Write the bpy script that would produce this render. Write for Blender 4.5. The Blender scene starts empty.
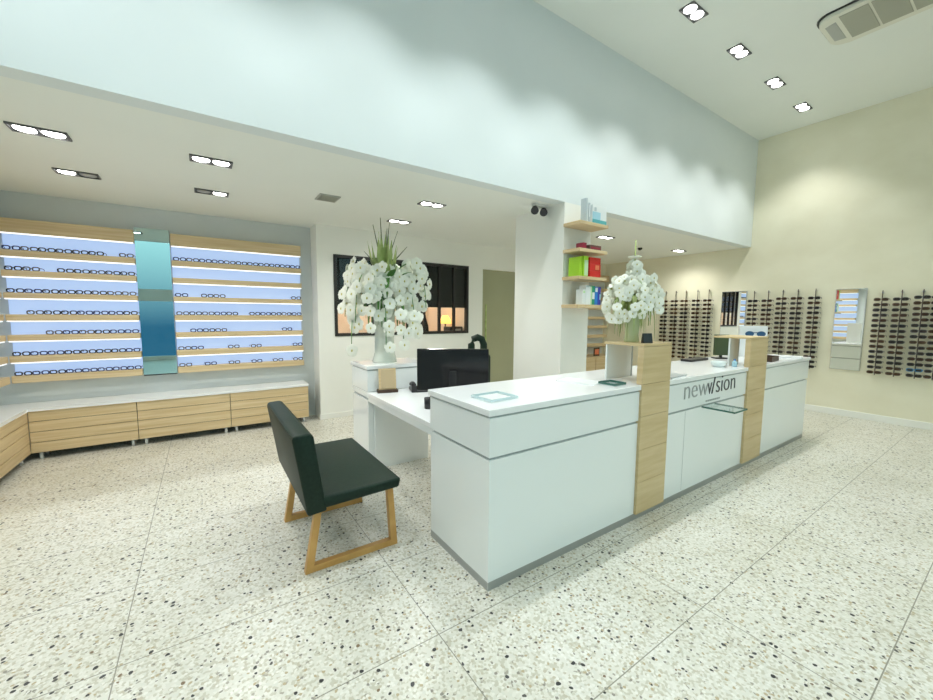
import bpy, bmesh, math, random
from mathutils import Vector, Matrix, Euler
random.seed(7)
S = bpy.context.scene
COL = S.collection
PI = math.pi
S.view_settings.view_transform = 'Standard'
S.view_settings.look = 'None'
S.view_settings.gamma = 1.0
S.view_settings.exposure = -0.07
S.view_settings.use_curve_mapping = False
S.cycles.diffuse_bounces = 8
S.cycles.max_bounces = 14

# ------------------------------------------------------------------ materials
def mat(name, col, rough=0.5, metal=0.0, emit=None, estr=0.0, spec=0.5, coat=0.0, alpha=1.0, trans=0.0):
    m = bpy.data.materials.new(name); m.use_nodes = True
    b = m.node_tree.nodes['Principled BSDF']
    b.inputs['Base Color'].default_value = (*col, 1)
    b.inputs['Roughness'].default_value = rough
    b.inputs['Metallic'].default_value = metal
    b.inputs['Specular IOR Level'].default_value = spec
    b.inputs['Coat Weight'].default_value = coat
    b.inputs['Coat Roughness'].default_value = 0.03
    b.inputs['Alpha'].default_value = alpha
    b.inputs['Transmission Weight'].default_value = trans
    if emit:
        b.inputs['Emission Color'].default_value = (*emit, 1)
        b.inputs['Emission Strength'].default_value = estr
    return m

def N(nt, t, **kw):
    n = nt.nodes.new(t)
    for k, v in kw.items():
        if k in n.inputs: n.inputs[k].default_value = v
        else: setattr(n, k, v)
    return n

def noisy(name, c1, c2, scale=(4, 4, 4), rough=0.5, detail=4, bump=0.0, spec=0.5, lo=0.35, hi=0.65, nscale=1.0):
    """two-tone procedural material driven by world-space noise"""
    m = mat(name, c1, rough, spec=spec); nt = m.node_tree; L = nt.links
    b = nt.nodes['Principled BSDF']
    g = N(nt, 'ShaderNodeNewGeometry')
    mp = N(nt, 'ShaderNodeMapping'); mp.inputs['Scale'].default_value = scale
    L.new(g.outputs['Position'], mp.inputs['Vector'])
    no = N(nt, 'ShaderNodeTexNoise', Scale=nscale, Detail=detail)
    L.new(mp.outputs[0], no.inputs['Vector'])
    r = N(nt, 'ShaderNodeValToRGB')
    r.color_ramp.elements[0].position = lo; r.color_ramp.elements[0].color = (*c1, 1)
    r.color_ramp.elements[1].position = hi; r.color_ramp.elements[1].color = (*c2, 1)
    L.new(no.outputs['Fac'], r.inputs[0]); L.new(r.outputs[0], b.inputs['Base Color'])
    if bump:
        bp = N(nt, 'ShaderNodeBump', Strength=bump, Distance=0.01)
        L.new(no.outputs['Fac'], bp.inputs['Height']); L.new(bp.outputs[0], b.inputs['Normal'])
    return m

def mirror_mat(name, tint):
    m = bpy.data.materials.new(name); m.use_nodes = True; nt = m.node_tree
    nt.nodes.clear()
    o = N(nt, 'ShaderNodeOutputMaterial'); g = N(nt, 'ShaderNodeBsdfGlossy', Roughness=0.0)
    g.inputs['Color'].default_value = (*tint, 1)
    nt.links.new(g.outputs[0], o.inputs[0]); return m

def thin_glass(name, tint, mixf=0.1, rough=0.0):
    m = bpy.data.materials.new(name); m.use_nodes = True; nt = m.node_tree
    nt.nodes.clear()
    o = N(nt, 'ShaderNodeOutputMaterial'); t = N(nt, 'ShaderNodeBsdfTransparent')
    t.inputs['Color'].default_value = (*tint, 1)
    g = N(nt, 'ShaderNodeBsdfGlossy', Roughness=rough)
    mx = N(nt, 'ShaderNodeMixShader'); fr = N(nt, 'ShaderNodeFresnel', IOR=1.45)
    mm = N(nt, 'ShaderNodeMath', operation='MAXIMUM'); mm.inputs[1].default_value = mixf
    nt.links.new(fr.outputs[0], mm.inputs[0])
    ge = N(nt, 'ShaderNodeNewGeometry'); inv = N(nt, 'ShaderNodeMath', operation='SUBTRACT'); inv.inputs[0].default_value = 1
    nt.links.new(ge.outputs['Backfacing'], inv.inputs[1])
    mu = N(nt, 'ShaderNodeMath', operation='MULTIPLY'); nt.links.new(mm.outputs[0], mu.inputs[0]); nt.links.new(inv.outputs[0], mu.inputs[1])
    nt.links.new(mu.outputs[0], mx.inputs[0]); nt.links.new(t.outputs[0], mx.inputs[1]); nt.links.new(g.outputs[0], mx.inputs[2])
    nt.links.new(mx.outputs[0], o.inputs[0]); return m

def terrazzo():
    m = mat('terrazzo', (0.7, 0.68, 0.6), 0.28, spec=0.4); nt = m.node_tree; L = nt.links
    b = nt.nodes['Principled BSDF']
    g = N(nt, 'ShaderNodeNewGeometry')
    def vor(scale, feat='F1', off=0):
        mp = N(nt, 'ShaderNodeMapping'); mp.inputs['Location'].default_value = (off, off * .7, off * .3)
        mp.inputs['Scale'].default_value = (1, 1, 0.0)
        L.new(g.outputs['Position'], mp.inputs['Vector'])
        no = N(nt, 'ShaderNodeTexNoise', Scale=scale * 1.2, Detail=1)
        L.new(mp.outputs[0], no.inputs['Vector'])
        sc = N(nt, 'ShaderNodeVectorMath', operation='SCALE'); sc.inputs['Scale'].default_value = 0.5 / scale
        L.new(no.outputs['Color'], sc.inputs[0])
        ad = N(nt, 'ShaderNodeVectorMath', operation='ADD')
        L.new(mp.outputs[0], ad.inputs[0]); L.new(sc.outputs[0], ad.inputs[1])
        v = N(nt, 'ShaderNodeTexVoronoi', Scale=scale); v.feature = feat; v.voronoi_dimensions = '2D'
        L.new(ad.outputs[0], v.inputs['Vector']); return v
    def math_(op, a, bb):
        n = N(nt, 'ShaderNodeMath', operation=op)
        for i, x in enumerate((a, bb)):
            if isinstance(x, (int, float)): n.inputs[i].default_value = x
            else: L.new(x, n.inputs[i])
        return n.outputs[0]
    def mix(f, a, bb):
        n = N(nt, 'ShaderNodeMix', data_type='RGBA')
        L.new(f, n.inputs[0])
        for i, x in ((6, a), (7, bb)):
            if isinstance(x, tuple): n.inputs[i].default_value = (*x, 1)
            else: L.new(x, n.inputs[i])
        return n.outputs[2]
    def ramp(v, stops, const=True):
        r = N(nt, 'ShaderNodeValToRGB'); cr = r.color_ramp
        if const: cr.interpolation = 'CONSTANT'
        while len(cr.elements) < len(stops): cr.elements.new(0.5)
        for e, (p, c) in zip(cr.elements, stops): e.position = p; e.color = (*c, 1)
        L.new(v, r.inputs[0]); return r.outputs[0]
    def sep(v):
        s = N(nt, 'ShaderNodeSeparateColor'); L.new(v.outputs['Color'], s.inputs[0]); return s
    v1 = vor(92); s1 = sep(v1)
    base = ramp(s1.outputs[0], [(0, (.74, .73, .68)), (.35, (.60, .58, .50)), (.55, (.80, .79, .75)), (.80, (.56, .52, .42)), (.87, (.72, .72, .68)), (.97, (.40, .38, .33))])
    v2 = vor(58, off=3.3); s2 = sep(v2)
    chip = ramp(s2.outputs[1], [(0, (.84, .83, .80)), (.35, (.62, .60, .52)), (.55, (.50, .42, .28)), (.66, (.76, .74, .69)), (.93, (.30, .28, .25))])
    f2 = math_('LESS_THAN', v2.outputs['Distance'], .40)
    k2 = math_('MULTIPLY', f2, math_('LESS_THAN', s2.outputs[0], .42))
    c = mix(k2, base, chip)
    v3 = vor(31, off=7.1); s3 = sep(v3)
    dark = ramp(s3.outputs[1], [(0, (.03, .03, .032)), (.55, (.10, .09, .085)), (.72, (.22, .15, .09)), (.85, (.06, .06, .065))])
    rad = math_('MULTIPLY', s3.outputs[2], .20)
    f3 = math_('LESS_THAN', v3.outputs['Distance'], math_('ADD', rad, .10))
    k3 = math_('MULTIPLY', f3, math_('LESS_THAN', s3.outputs[0], .17))
    c = mix(k3, c, dark)
    # slab joints 1.275 x 0.635 m
    sx = N(nt, 'ShaderNodeSeparateXYZ'); L.new(g.outputs['Position'], sx.inputs[0])
    def joint(o, per, off, w):
        a = math_('ADD', o, off); a = math_('DIVIDE', a, per); a = math_('FRACT', a, 0)
        a = math_('SUBTRACT', a, .5); a = math_('ABSOLUTE', a, 0)
        return math_('GREATER_THAN', a, .5 - w / per / 2)
    j = math_('MAXIMUM', joint(sx.outputs[0], 1.275, 0.385 + 12.75, .005), joint(sx.outputs[1], .632, 12.64 - .275, .005))
    c = mix(j, c, (.30, .29, .25))
    tint = N(nt, 'ShaderNodeTexNoise', Scale=1.4, Detail=3); L.new(g.outputs['Position'], tint.inputs['Vector'])
    tr = ramp(tint.outputs['Fac'], [(.35, (.86, .85, .80)), (.65, (.96, .95, .93))], False)
    mu = N(nt, 'ShaderNodeMix', data_type='RGBA', blend_type='MULTIPLY'); mu.inputs[0].default_value = 1
    L.new(c, mu.inputs[6]); L.new(tr, mu.inputs[7])
    L.new(mu.outputs[2], b.inputs['Base Color'])
    return m

M = {}
M['floor'] = terrazzo()
M['white_wall'] = noisy('white_plaster', (.86, .86, .81), (.88, .88, .83), (1.5, 1.5, 1.5), .8)
M['fascia'] = noisy('cool_white_plaster', (.745, .80, .805), (.765, .82, .825), (1.5, 1.5, 1.5), .8)
M['ceiling'] = noisy('ceiling_paint', (.855, .88, .84), (.875, .90, .86), (1, 1, 1), .85)
M['beige_wall'] = noisy('beige_stucco', (.79, .75, .575), (.87, .835, .67), (1.6, 1.6, 2.2), .75, detail=9, bump=.15, lo=.3, hi=.72)
M['grey_wall'] = noisy('pale_grey_paint', (.62, .66, .66), (.65, .69, .69), (2, 2, 2), .7)
M['wood'] = noisy('light_oak', (.60, .44, .235), (.74, .585, .36), (1.6, 1.6, 42), .42, detail=6, lo=.3, hi=.7)
M['wood_pillar'] = noisy('oak_panel', (.58, .43, .22), (.68, .53, .31), (2.2, 2.2, 26), .45, detail=6, lo=.3, hi=.7)
M['chair_wood'] = noisy('honey_oak', (.50, .26, .07), (.62, .35, .11), (9, 9, 9), .4, lo=.3, hi=.7)
M['gap'] = mat('shadow_gap', (.10, .09, .06), .7)
M['white_gloss'] = noisy('white_lacquer', (.83, .86, .86), (.84, .87, .87), (1, 1, 1), .1, spec=.55)
M['white_top'] = noisy('white_worktop', (.86, .87, .88), (.88, .89, .90), (1, 1, 1), .16, spec=.5)
M['steel'] = mat('brushed_plinth', (.42, .44, .44), .35, .7)
M['seam'] = mat('grey_seam', (.40, .43, .44), .4)
M['logo_light'] = mat('logo_grey', (.36, .38, .38), .4)
M['logo_dark'] = mat('logo_charcoal', (.05, .05, .055), .4)
M['black_leather'] = noisy('black_leather', (.006, .018, .011), (.009, .025, .015), (60, 60, 60), .5, bump=.05, spec=.25)
M['black'] = mat('black_plastic', (.012, .012, .014), .35)
M['black_gloss'] = mat('black_gloss', (.006, .006, .008), .12)
M['black_matte'] = mat('black_matte', (.012, .012, .013), .8)
M['dark_frame'] = mat('dark_window_frame', (.018, .016, .015), .45)
M['glass'] = thin_glass('clear_glass', (.94, .97, .96), .03)
M['green_edge'] = mat('glass_green_edge', (.06, .16, .13), .15)
M['acrylic'] = thin_glass('clear_acrylic', (.92, .97, .97), .04, .05)
M['frost'] = noisy('frosted_glass', (.80, .84, .83), (.83, .87, .86), (1, 1, 1), .3)
M['mirror'] = mirror_mat('mirror_silver', (.90, .93, .90))
M['mirror_teal'] = mirror_mat('mirror_cool', (.42, .56, .56))
M['chrome'] = mat('chrome', (.75, .76, .76), .18, 1)
M['grey_plastic'] = mat('grey_plastic', (.45, .46, .43), .5)
M['ac_white'] = mat('warm_white_plastic', (.78, .77, .68), .45)
M['ac_grille'] = mat('grille_grey', (.40, .40, .33), .6)
M['lamp_on'] = mat('lamp_lit', (1, 1, 1), .5, emit=(1, .99, .95), estr=14)
M['lamp_frame'] = mat('lamp_frame_grey', (.10, .10, .10), .4)
M['lamp_off'] = mat('lamp_reflector', (.55, .55, .53), .3, .6)
M['led_panel'] = mat('lit_panel', (.30, .33, .38), .6, emit=(.44, .63, 1.0), estr=.76)
M['led_strip'] = mat('led_strip', (1, 1, 1), .5, emit=(.95, .97, 1), estr=1.0)
M['door_glass'] = noisy('olive_glass', (.36, .36, .23), (.39, .39, .25), (1, 1, 1), .12)
M['warm_wall'] = noisy('warm_plaster', (.80, .66, .54), (.82, .69, .57), (2, 2, 2), .8)
M['leaf'] = noisy('leaf_green', (.05, .17, .03), (.12, .30, .06), (14, 14, 14), .45)
M['leaf_pale'] = noisy('pale_green_leaf', (.30, .40, .12), (.46, .54, .22), (12, 12, 12), .5)
M['grass'] = noisy('dark_grass_blade', (.05, .08, .035), (.09, .13, .05), (20, 20, 20), .5)
M['petal'] = noisy('white_petal', (.86, .87, .76), (.92, .92, .84), (20, 20, 20), .5)
M['petal_c'] = mat('petal_centre', (.62, .55, .18), .5)
M['vase'] = noisy('milky_glass', (.66, .70, .62), (.72, .76, .68), (3, 3, 8), .12)
M['vase_green'] = noisy('green_tinted_glass', (.50, .56, .30), (.58, .63, .38), (30, 30, 2), .15)
M['lens'] = mat('dark_lens', (.02, .014, .012), .12)
M['lens_brown'] = mat('brown_lens', (.05, .024, .012), .12)
for k, c in dict(black=(.012, .010, .010), brown=(.05, .024, .012), tort=(.11, .06, .02), navy=(.018, .028, .11), blue=(.03, .22, .45), grey=(.10, .09, .09)).items():
    M['fr_' + k] = mat('acetate_' + k, c, .3)
def flat(n, c, r=.45): M[n] = mat(n, c, r)
flat('box_white', (.80, .84, .84)); flat('box_grey', (.50, .57, .60)); flat('box_teal', (.10, .42, .46)); flat('box_sky', (.40, .66, .78))
flat('box_lime', (.38, .68, .03)); flat('box_mint', (.56, .78, .45)); flat('box_red', (.62, .015, .012)); flat('box_orange', (.80, .22, .10))
flat('box_blue', (.02, .20, .62)); flat('box_indigo', (.035, .05, .42)); flat('box_green', (.02, .32, .18)); flat('box_maroon', (.28, .02, .05)); flat('box_brown', (.14, .07, .06))
flat('dark_green', (.055, .085, .035), .4); flat('tan_card', (.55, .42, .25)); flat('dark_brown', (.06, .03, .015)); flat('yellow', (.75, .50, .08)); flat('paper', (.84, .86, .87)); flat('sun_blue', (.03, .10, .22))
flat('dish', (.74, .82, .81), .15); flat('ice', (.60, .74, .77), .2); flat('key', (.05, .05, .055), .5)

# ------------------------------------------------------------------ mesh helpers
class MB:
    def __init__(s): s.bm = bmesh.new(); s.mi = 0
    def _faces(s, before):
        for f in s.bm.faces:
            if f.index == -1 or f not in before: pass
    def box(s, x0, x1, y0, y1, z0, z1, bev=0.0, seg=2, mi=0):
        return s.hexa([(x0, y0, z0), (x1, y0, z0), (x1, y1, z0), (x0, y1, z0), (x0, y0, z1), (x1, y0, z1), (x1, y1, z1), (x0, y1, z1)], bev, seg, mi)
    def hexa(s, P, bev=0.0, seg=2, mi=0):
        v = [s.bm.verts.new(p) for p in P]
        fs = [s.bm.faces.new([v[i] for i in q]) for q in ((3, 2, 1, 0), (4, 5, 6, 7), (0, 1, 5, 4), (1, 2, 6, 5), (2, 3, 7, 6), (3, 0, 4, 7))]
        for f in fs: f.material_index = mi
        if bev > 0:
            es = list({e for f in fs for e in f.edges})
            r = bmesh.ops.bevel(s.bm, geom=es, offset=bev, segments=seg, affect='EDGES', profile=.5)
            for f in r['faces']: f.material_index = mi
        return s
    def bar(s, p0, p1, w, h, up=(0, 0, 1), bev=0.0, mi=0):
        p0, p1 = Vector(p0), Vector(p1); d = (p1 - p0).normalized(); up = Vector(up)
        if abs(d.dot(up)) > .98: up = Vector((1, 0, 0))
        a = d.cross(up).normalized() * w / 2; b = a.cross(d).normalized() * h / 2
        P = [p0 - a - b, p0 + a - b, p1 + a - b, p1 - a - b, p0 - a + b, p0 + a + b, p1 + a + b, p1 - a + b]
        return s.hexa(P, bev, 2, mi)
    def tube(s, pts, r, n=8, mi=0, cap=True):
        pts = [Vector(p) for p in pts]; rings = []
        for i, p in enumerate(pts):
            d = (pts[min(i + 1, len(pts) - 1)] - pts[max(i - 1, 0)]).normalized()
            up = Vector((0, 0, 1)) if abs(d.z) < .95 else Vector((1, 0, 0))
            a = d.cross(up).normalized(); b = a.cross(d)
            rr = r[i] if isinstance(r, (list, tuple)) else r
            rings.append([s.bm.verts.new(p + (a * math.cos(2 * PI * k / n) + b * math.sin(2 * PI * k / n)) * rr) for k in range(n)])
        for A, B in zip(rings, rings[1:]):
            for k in range(n):
                f = s.bm.faces.new((A[k], A[(k + 1) % n], B[(k + 1) % n], B[k])); f.material_index = mi; f.smooth = True
        if cap:
            for R in (rings[0], rings[-1]):
                f = s.bm.faces.new(R); f.material_index = mi
        return s
    def lathe(s, prof, n=24, cx=0, cy=0, mi=0):
        rings = [[s.bm.verts.new((cx + r * math.cos(2 * PI * k / n), cy + r * math.sin(2 * PI * k / n), z)) for k in range(n)] for r, z in prof]
        for A, B in zip(rings, rings[1:]):
            for k in range(n):
                f = s.bm.faces.new((A[k], A[(k + 1) % n], B[(k + 1) % n], B[k])); f.material_index = mi; f.smooth = True
        for R in (rings[0], rings[-1]):
            f = s.bm.faces.new(R); f.material_index = mi
        return s
    def poly(s, pts, mi=0):
        f = s.bm.faces.new([s.bm.verts.new(p) for p in pts]); f.material_index = mi; return s
    def prism(s, prof, axis, a0, a1, bev=0.0, mi=0, seg=3):
        """prof: 2D outline; axis 'y': (x,z) extruded along y; 'x': (y,z) along x; 'z': (x,y) along z"""
        mk = {'y': lambda p, t: (p[0], t, p[1]), 'x': lambda p, t: (t, p[0], p[1]), 'z': lambda p, t: (p[0], p[1], t)}[axis]
        A = [s.bm.verts.new(mk(p, a0)) for p in prof]; B = [s.bm.verts.new(mk(p, a1)) for p in prof]
        n = len(prof); fs = [s.bm.faces.new(A), s.bm.faces.new(B)]
        for k in range(n): fs.append(s.bm.faces.new((A[k], A[(k + 1) % n], B[(k + 1) % n], B[k])))
        for f in fs: f.material_index = mi
        if bev > 0:
            es = list({e for f in fs for e in f.edges})
            bmesh.ops.bevel(s.bm, geom=es, offset=bev, segments=seg, affect='EDGES', profile=.5)
        return s
    def mesh(s, name, mats, smooth=False):
        bmesh.ops.recalc_face_normals(s.bm, faces=s.bm.faces)
        me = bpy.data.meshes.new(name); s.bm.to_mesh(me); s.bm.free()
        for m in (mats if isinstance(mats, (list, tuple)) else [mats]): me.materials.append(m)
        if smooth:
            for p in me.polygons: p.use_smooth = True
        return me
    def build(s, name, mats, parent=None, smooth=False, loc=None):
        return link(name, s.mesh(name, mats, smooth), parent, loc)

def link(name, me, parent=None, loc=None, rot=None):
    o = bpy.data.objects.new(name, me); COL.objects.link(o)
    if parent: o.parent = parent
    if loc: o.location = loc
    if rot: o.rotation_euler = rot
    return o
def tag(o, label, cat, group=None):
    o['label'] = label; o['category'] = cat
    if group: o['group'] = group
    return o
def thing(name, label, cat, loc=(0, 0, 0), rz=0, group=None):
    o = bpy.data.objects.new(name, None); COL.objects.link(o); o.empty_display_size = .1
    o.location = loc; o.rotation_euler = (0, 0, rz)
    return tag(o, label, cat, group)
def struct(name, mb, m):
    o = mb.build(name, m); o['kind'] = 'structure'; return o
def bx(*a, **k): return MB().box(*a, **k)
ORD = ['first', 'second', 'third', 'fourth', 'fifth', 'sixth', 'seventh', 'eighth', 'ninth', 'tenth', 'eleventh', 'twelfth', 'thirteenth', 'fourteenth', 'fifteenth', 'sixteenth']

# ------------------------------------------------------------------ setting
XL, XR, YB, YF, YP = -1.86, 8.35, 6.2, 3.1, 5.85     # left wall, right wall, back wall, fascia, partition
ZS, ZC, YFR = 2.82, 4.68, -4.0
struct('floor', bx(XL - .2, XR + .2, YFR - .2, 8.2, -.12, 0), M['floor'])
struct('ceiling', bx(XL - .2, XR + .2, YFR - .2, YF + .15, ZC, ZC + .12), M['ceiling'])
struct('ceiling_low', bx(XL - .2, XR + .2, YF + .14, 8.2, ZS, ZS + .12), M['ceiling'])
struct('wall_upper', bx(XL, XR, YF, YF + .14, ZS, ZC), M['fascia'])
struct('wall_left', bx(XL - .15, XL, YFR - .1, YB + .1, 0, ZC), M['grey_wall'])
struct('wall_right', bx(XR, XR + .15, YFR - .1, 8.0, 0, ZC), M['beige_wall'])
mb = MB(); mb.box(XL, 1.45, YB, YB + .12, 0, ZS); struct('wall_back', mb, M['grey_wall'])
struct('wall_rear', bx(5.35, XR, YB, YB + .12, 0, ZS), M['beige_wall'])
# partition with interior window opening and door opening
WX0, WX1, WZ0, WZ1 = 1.61, 3.99, 1.225, 2.42
DX0, DX1, DZ = 4.31, 5.20, 2.40
mb = MB()
for a in ((1.38, WX0, 0, ZS), (WX1, DX0, 0, ZS), (WX0, WX1, 0, WZ0), (WX0, WX1, WZ1, ZS), (DX0, DX1, DZ, ZS), (DX1, 5.35, 0, ZS)):
    mb.box(a[0], a[1], YP, YP + .12, a[2], a[3])
mb.box(1.38, 1.46, YP + .12, YB, 0, ZS); mb.box(5.27, 5.35, YP + .12, YB, 0, ZS)
struct('wall_partition', mb, M['white_wall'])
struct('column', bx(3.41, 3.87, YF, 3.92, 0, ZS), M['white_wall'])
# work room behind the partition
mb = MB(); mb.box(1.3, 4.2, 7.6, 7.7, 0, ZS); mb.box(1.3, 1.38, YB + .12, 7.6, 0, ZS); mb.box(4.12, 4.2, YP + .12, 7.6, 0, ZS)
struct('wall_workroom', mb, M['warm_wall'])
mb = MB(); mb.box(5.2, 5.27, YP + .12, 8, 0, ZS); mb.box(4.2, 5.2, 7.9, 8.0, 0, ZS)
struct('wall_corridor', mb, M['white_wall'])
# interior window
w = link('window_1', None); w['kind'] = 'structure'; w.location = (WX0, YP, WZ0)
ww, wh = WX1 - WX0, WZ1 - WZ0
mb = MB()
for a in ((0, ww, 0, .045), (0, ww, wh - .045, wh), (0, .045, .045, wh - .045), (ww - .045, ww, .045, wh - .045)):
    mb.box(a[0], a[1], -.012, .06, a[2], a[3])
mb.build('window_frame', M['dark_frame'], w)
for k in range(1, 8):
    bx(k * ww / 8 - .018, k * ww / 8 + .018, -.008, .05, .045, wh - .045).build('mullion', M['dark_frame'], w)
bx(.045, ww - .045, .018, .026, .045, wh - .045).build('window_pane', M['glass'], w)
# glass door to the corridor
d = link('door_1', None); d['kind'] = 'structure'; d.location = (DX0, YP, 0)
bx(.0, DX1 - DX0, .05, .062, .005, DZ - .005).build('door_pane', M['door_glass'], d)
bx(.10, .125, .035, .05, .9, 1.75).build('door_edge_strip', M['leaf_pale'], d)  # green strip standing for the glass edge of the door leaf
# shop front behind the camera
mb = MB(); mb.box(XL, XR, YFR - .12, YFR, 1.92, 2.3); mb.box(XL, XR, YFR - .12, YFR, 4.45, ZC); mb.box(XL, XR, YFR - .12, YFR, 0, .12); mb.box(3.2, XR, YFR - .12, YFR, .12, 1.92); mb.box(6.0, XR, YFR - .12, YFR, 2.3, 4.45)
struct('wall_front', mb, M['white_wall'])
w = link('window_2', None); w['kind'] = 'structure'; w.location = (XL, YFR - .06, 0)
for k, x in enumerate((0.03, 1.3, 2.6, 3.9, 5.17)):
    bx(x - .03, x + .03, -.04, .04, .12, 1.92).build('mullion', M['dark_frame'], w)
for k, x in enumerate((0.03, 1.6, 3.2, 4.8, 6.4, 7.97)):
    bx(x - .03, x + .03, -.04, .04, 2.3, 4.45).build('mullion', M['dark_frame'], w)
bx(0, 5.2, -.005, .005, .12, 1.92).build('window_pane', M['glass'], w)
bx(0, 8.0, -.005, .005, 2.3, 4.45).build('window_pane', M['glass'], w)
# trims
struct('baseboard_right', bx(XR - .018, XR, YFR, YB, 0, .10, bev=.004), M['white_wall'])
mb = MB(); mb.box(1.366, DX0, YP - .014, YP, 0, .08, bev=.003); struct('baseboard_partition', mb, M['white_wall'])
struct('baseboard_column', MB().box(3.396, 3.41, YF - .014, 3.92, 0, .08).box(3.41, 3.87, YF - .014, YF, 0, .08), M['white_wall'])

# ------------------------------------------------------------------ downlights and lamps
def spot(x, y, z, power, ang=100, blend=.55, col=(1, .97, .91), tilt=(0, 0), r=.05):
    l = bpy.data.lights.new('downlight_beam', 'SPOT'); l.energy = power; l.spot_size = math.radians(ang); l.spot_blend = blend
    l.color = col; l.shadow_soft_size = r
    o = bpy.data.objects.new('downlight_beam', l); COL.objects.link(o); o.location = (x, y, z); o.rotation_euler = (tilt[0], tilt[1], 0)
    return o
def disc_mesh(name, r, m, n=20):
    return MB().lathe([(r, .006), (r * .97, 0), (r * .5, -.006), (.004, -.008)], n).mesh(name, m)
FRAME_ME = {}
def frame_mesh(w_, h_):
    if (w_, h_) in FRAME_ME: return FRAME_ME[(w_, h_)]
    m = MB(); t = .010
    m.box(-w_ / 2, w_ / 2, -h_ / 2, h_ / 2, -.004, 0)
    for a in ((-w_ / 2, w_ / 2, -h_ / 2, -h_ / 2 + t), (-w_ / 2, w_ / 2, h_ / 2 - t, h_ / 2), (-w_ / 2, -w_ / 2 + t, -h_ / 2 + t, h_ / 2 - t), (w_ / 2 - t, w_ / 2, -h_ / 2 + t, h_ / 2 - t), (-.008, .008, -h_ / 2 + t, h_ / 2 - t)):
        m.box(*a, -.013, -.003)
    FRAME_ME[(w_, h_)] = m.mesh('frame', M['lamp_frame'])
    return FRAME_ME[(w_, h_)]
ON = disc_mesh('lamp', .060, M['lamp_on']); OFF = disc_mesh('lamp', .060, M['lamp_off'])
def downlight(x, y, z, label, group, power, on=(1, 1), ang=100, blend=.55, col=(1, .97, .91), visible=True):
    t = thing('downlight', label, 'ceiling light', (x, y, z), 0, group)
    link('frame', frame_mesh(.30, .15), t)
    for sx, k in ((-.070, 0), (.070, 1)):
        link('lamp', ON if on[k] else OFF, t, (sx, 0, -.009))
        if on[k]: spot(x + sx, y, z - .045, power, ang, blend, col)
LOW = [(-.885, 4.04, 'twin downlight nearest the left edge of the low ceiling, both lamps lit', (1, 1)),
       (-.885, 5.04, 'twin downlight over the left shelving, right lamp dark', (1, 0)),
       (.12, 3.98, 'twin downlight over the open floor left of the vent, both lamps lit', (1, 1)),
       (.14, 4.99, 'twin downlight before the right lit shelves, left lamp dark', (0, 1)),
       (2.28, 5.03, 'twin downlight above the dark interior window, just right of the tall orchids', (1, 1)),
       (2.24, 4.04, 'twin downlight in the low ceiling left of the column, nearer than its neighbour', (1, 1)),
       (5.45, 4.07, 'twin downlight right of the column shelves, above the smaller orchids', (1, 1)),
       (7.7, 4.07, 'twin downlight in the low ceiling closest to the beige wall', (1, 1))]
for x, y, lb, on in LOW:
    downlight(x, y, ZS, lb, 'downlights in the low ceiling', 25, on, 150, .8, (1, 1, .95))
HX = [(7.57, 'high ceiling twin downlight nearest the beige wall corner'), (6.50, 'second twin downlight from the beige wall corner, high ceiling'),
      (5.40, 'third twin downlight from the beige wall corner, high ceiling'), (4.33, 'twin downlight at the top edge of the photo, high ceiling')]
for x, lb in HX:
    downlight(x, 2.27, ZC, lb, 'downlights in the high ceiling', 43, (1, 1), 100, .62, (.98, 1, .98))
OUT = 0
for x in (3.25, 2.15, 1.05, -.05, -1.15):
    downlight(x, 2.27, ZC, 'high ceiling twin downlight above the picture, ' + ORD[OUT] + ' left of the row in view', 'downlights in the high ceiling', 43, (1, 1), 100, .62, (.93, 1, 1)); OUT += 1
for x in (6.8, 4.8, 2.8, .8, -1.0):  # extra row out of view, added to light the room
    downlight(x, -.9, ZC, 'added high ceiling twin downlight, unseen row nearer the shop front, ' + ORD[OUT - 5] + ' from the right', 'downlights in the high ceiling', 36, (1, 1), 140, .8, (1, 1, .97)); OUT += 1

t = thing('ceiling_vent', 'small grey square air vent in the low ceiling left of the column', 'vent', (1.19, 4.48, ZS))
bx(-.11, .11, -.12, .12, -.012, 0, bev=.003).build('frame', M['grey_plastic'], t)
for k in range(7): bx(-.09, .09, -.1 + k * .03, -.088 + k * .03, -.018, -.010).build('slat', M['ac_grille'], t)

t = thing('ceiling_spotlight', 'twin black spotlight heads on a white base beside the column', 'spotlight', (3.27, 3.36, ZS))
bx(-.09, .09, -.035, .035, -.02, 0, bev=.005).build('base', M['white_wall'], t)
for sx in (-.07, .07):
    h = MB().tube([(sx, 0, -.009), (sx, 0, -.06)], .012).build('stem', M['grey_plastic'], t)
    MB().tube([(sx + .03, .03, -.03), (sx - .035, -.04, -.085)], [.03, .045], 16).build('head', M['black'], t, smooth=False)
t = thing('dome_camera', 'small black dome camera on the low ceiling above the smaller orchids', 'camera', (6.7, 4.25, ZS))
MB().lathe([(.05, 0), (.05, -.02), (.045, -.022)], 16).build('base', M['white_wall'], t)
MB().lathe([(.042, -.02), (.04, -.04), (.028, -.06), (.005, -.066)], 16).build('dome', M['black_gloss'], t)

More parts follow.
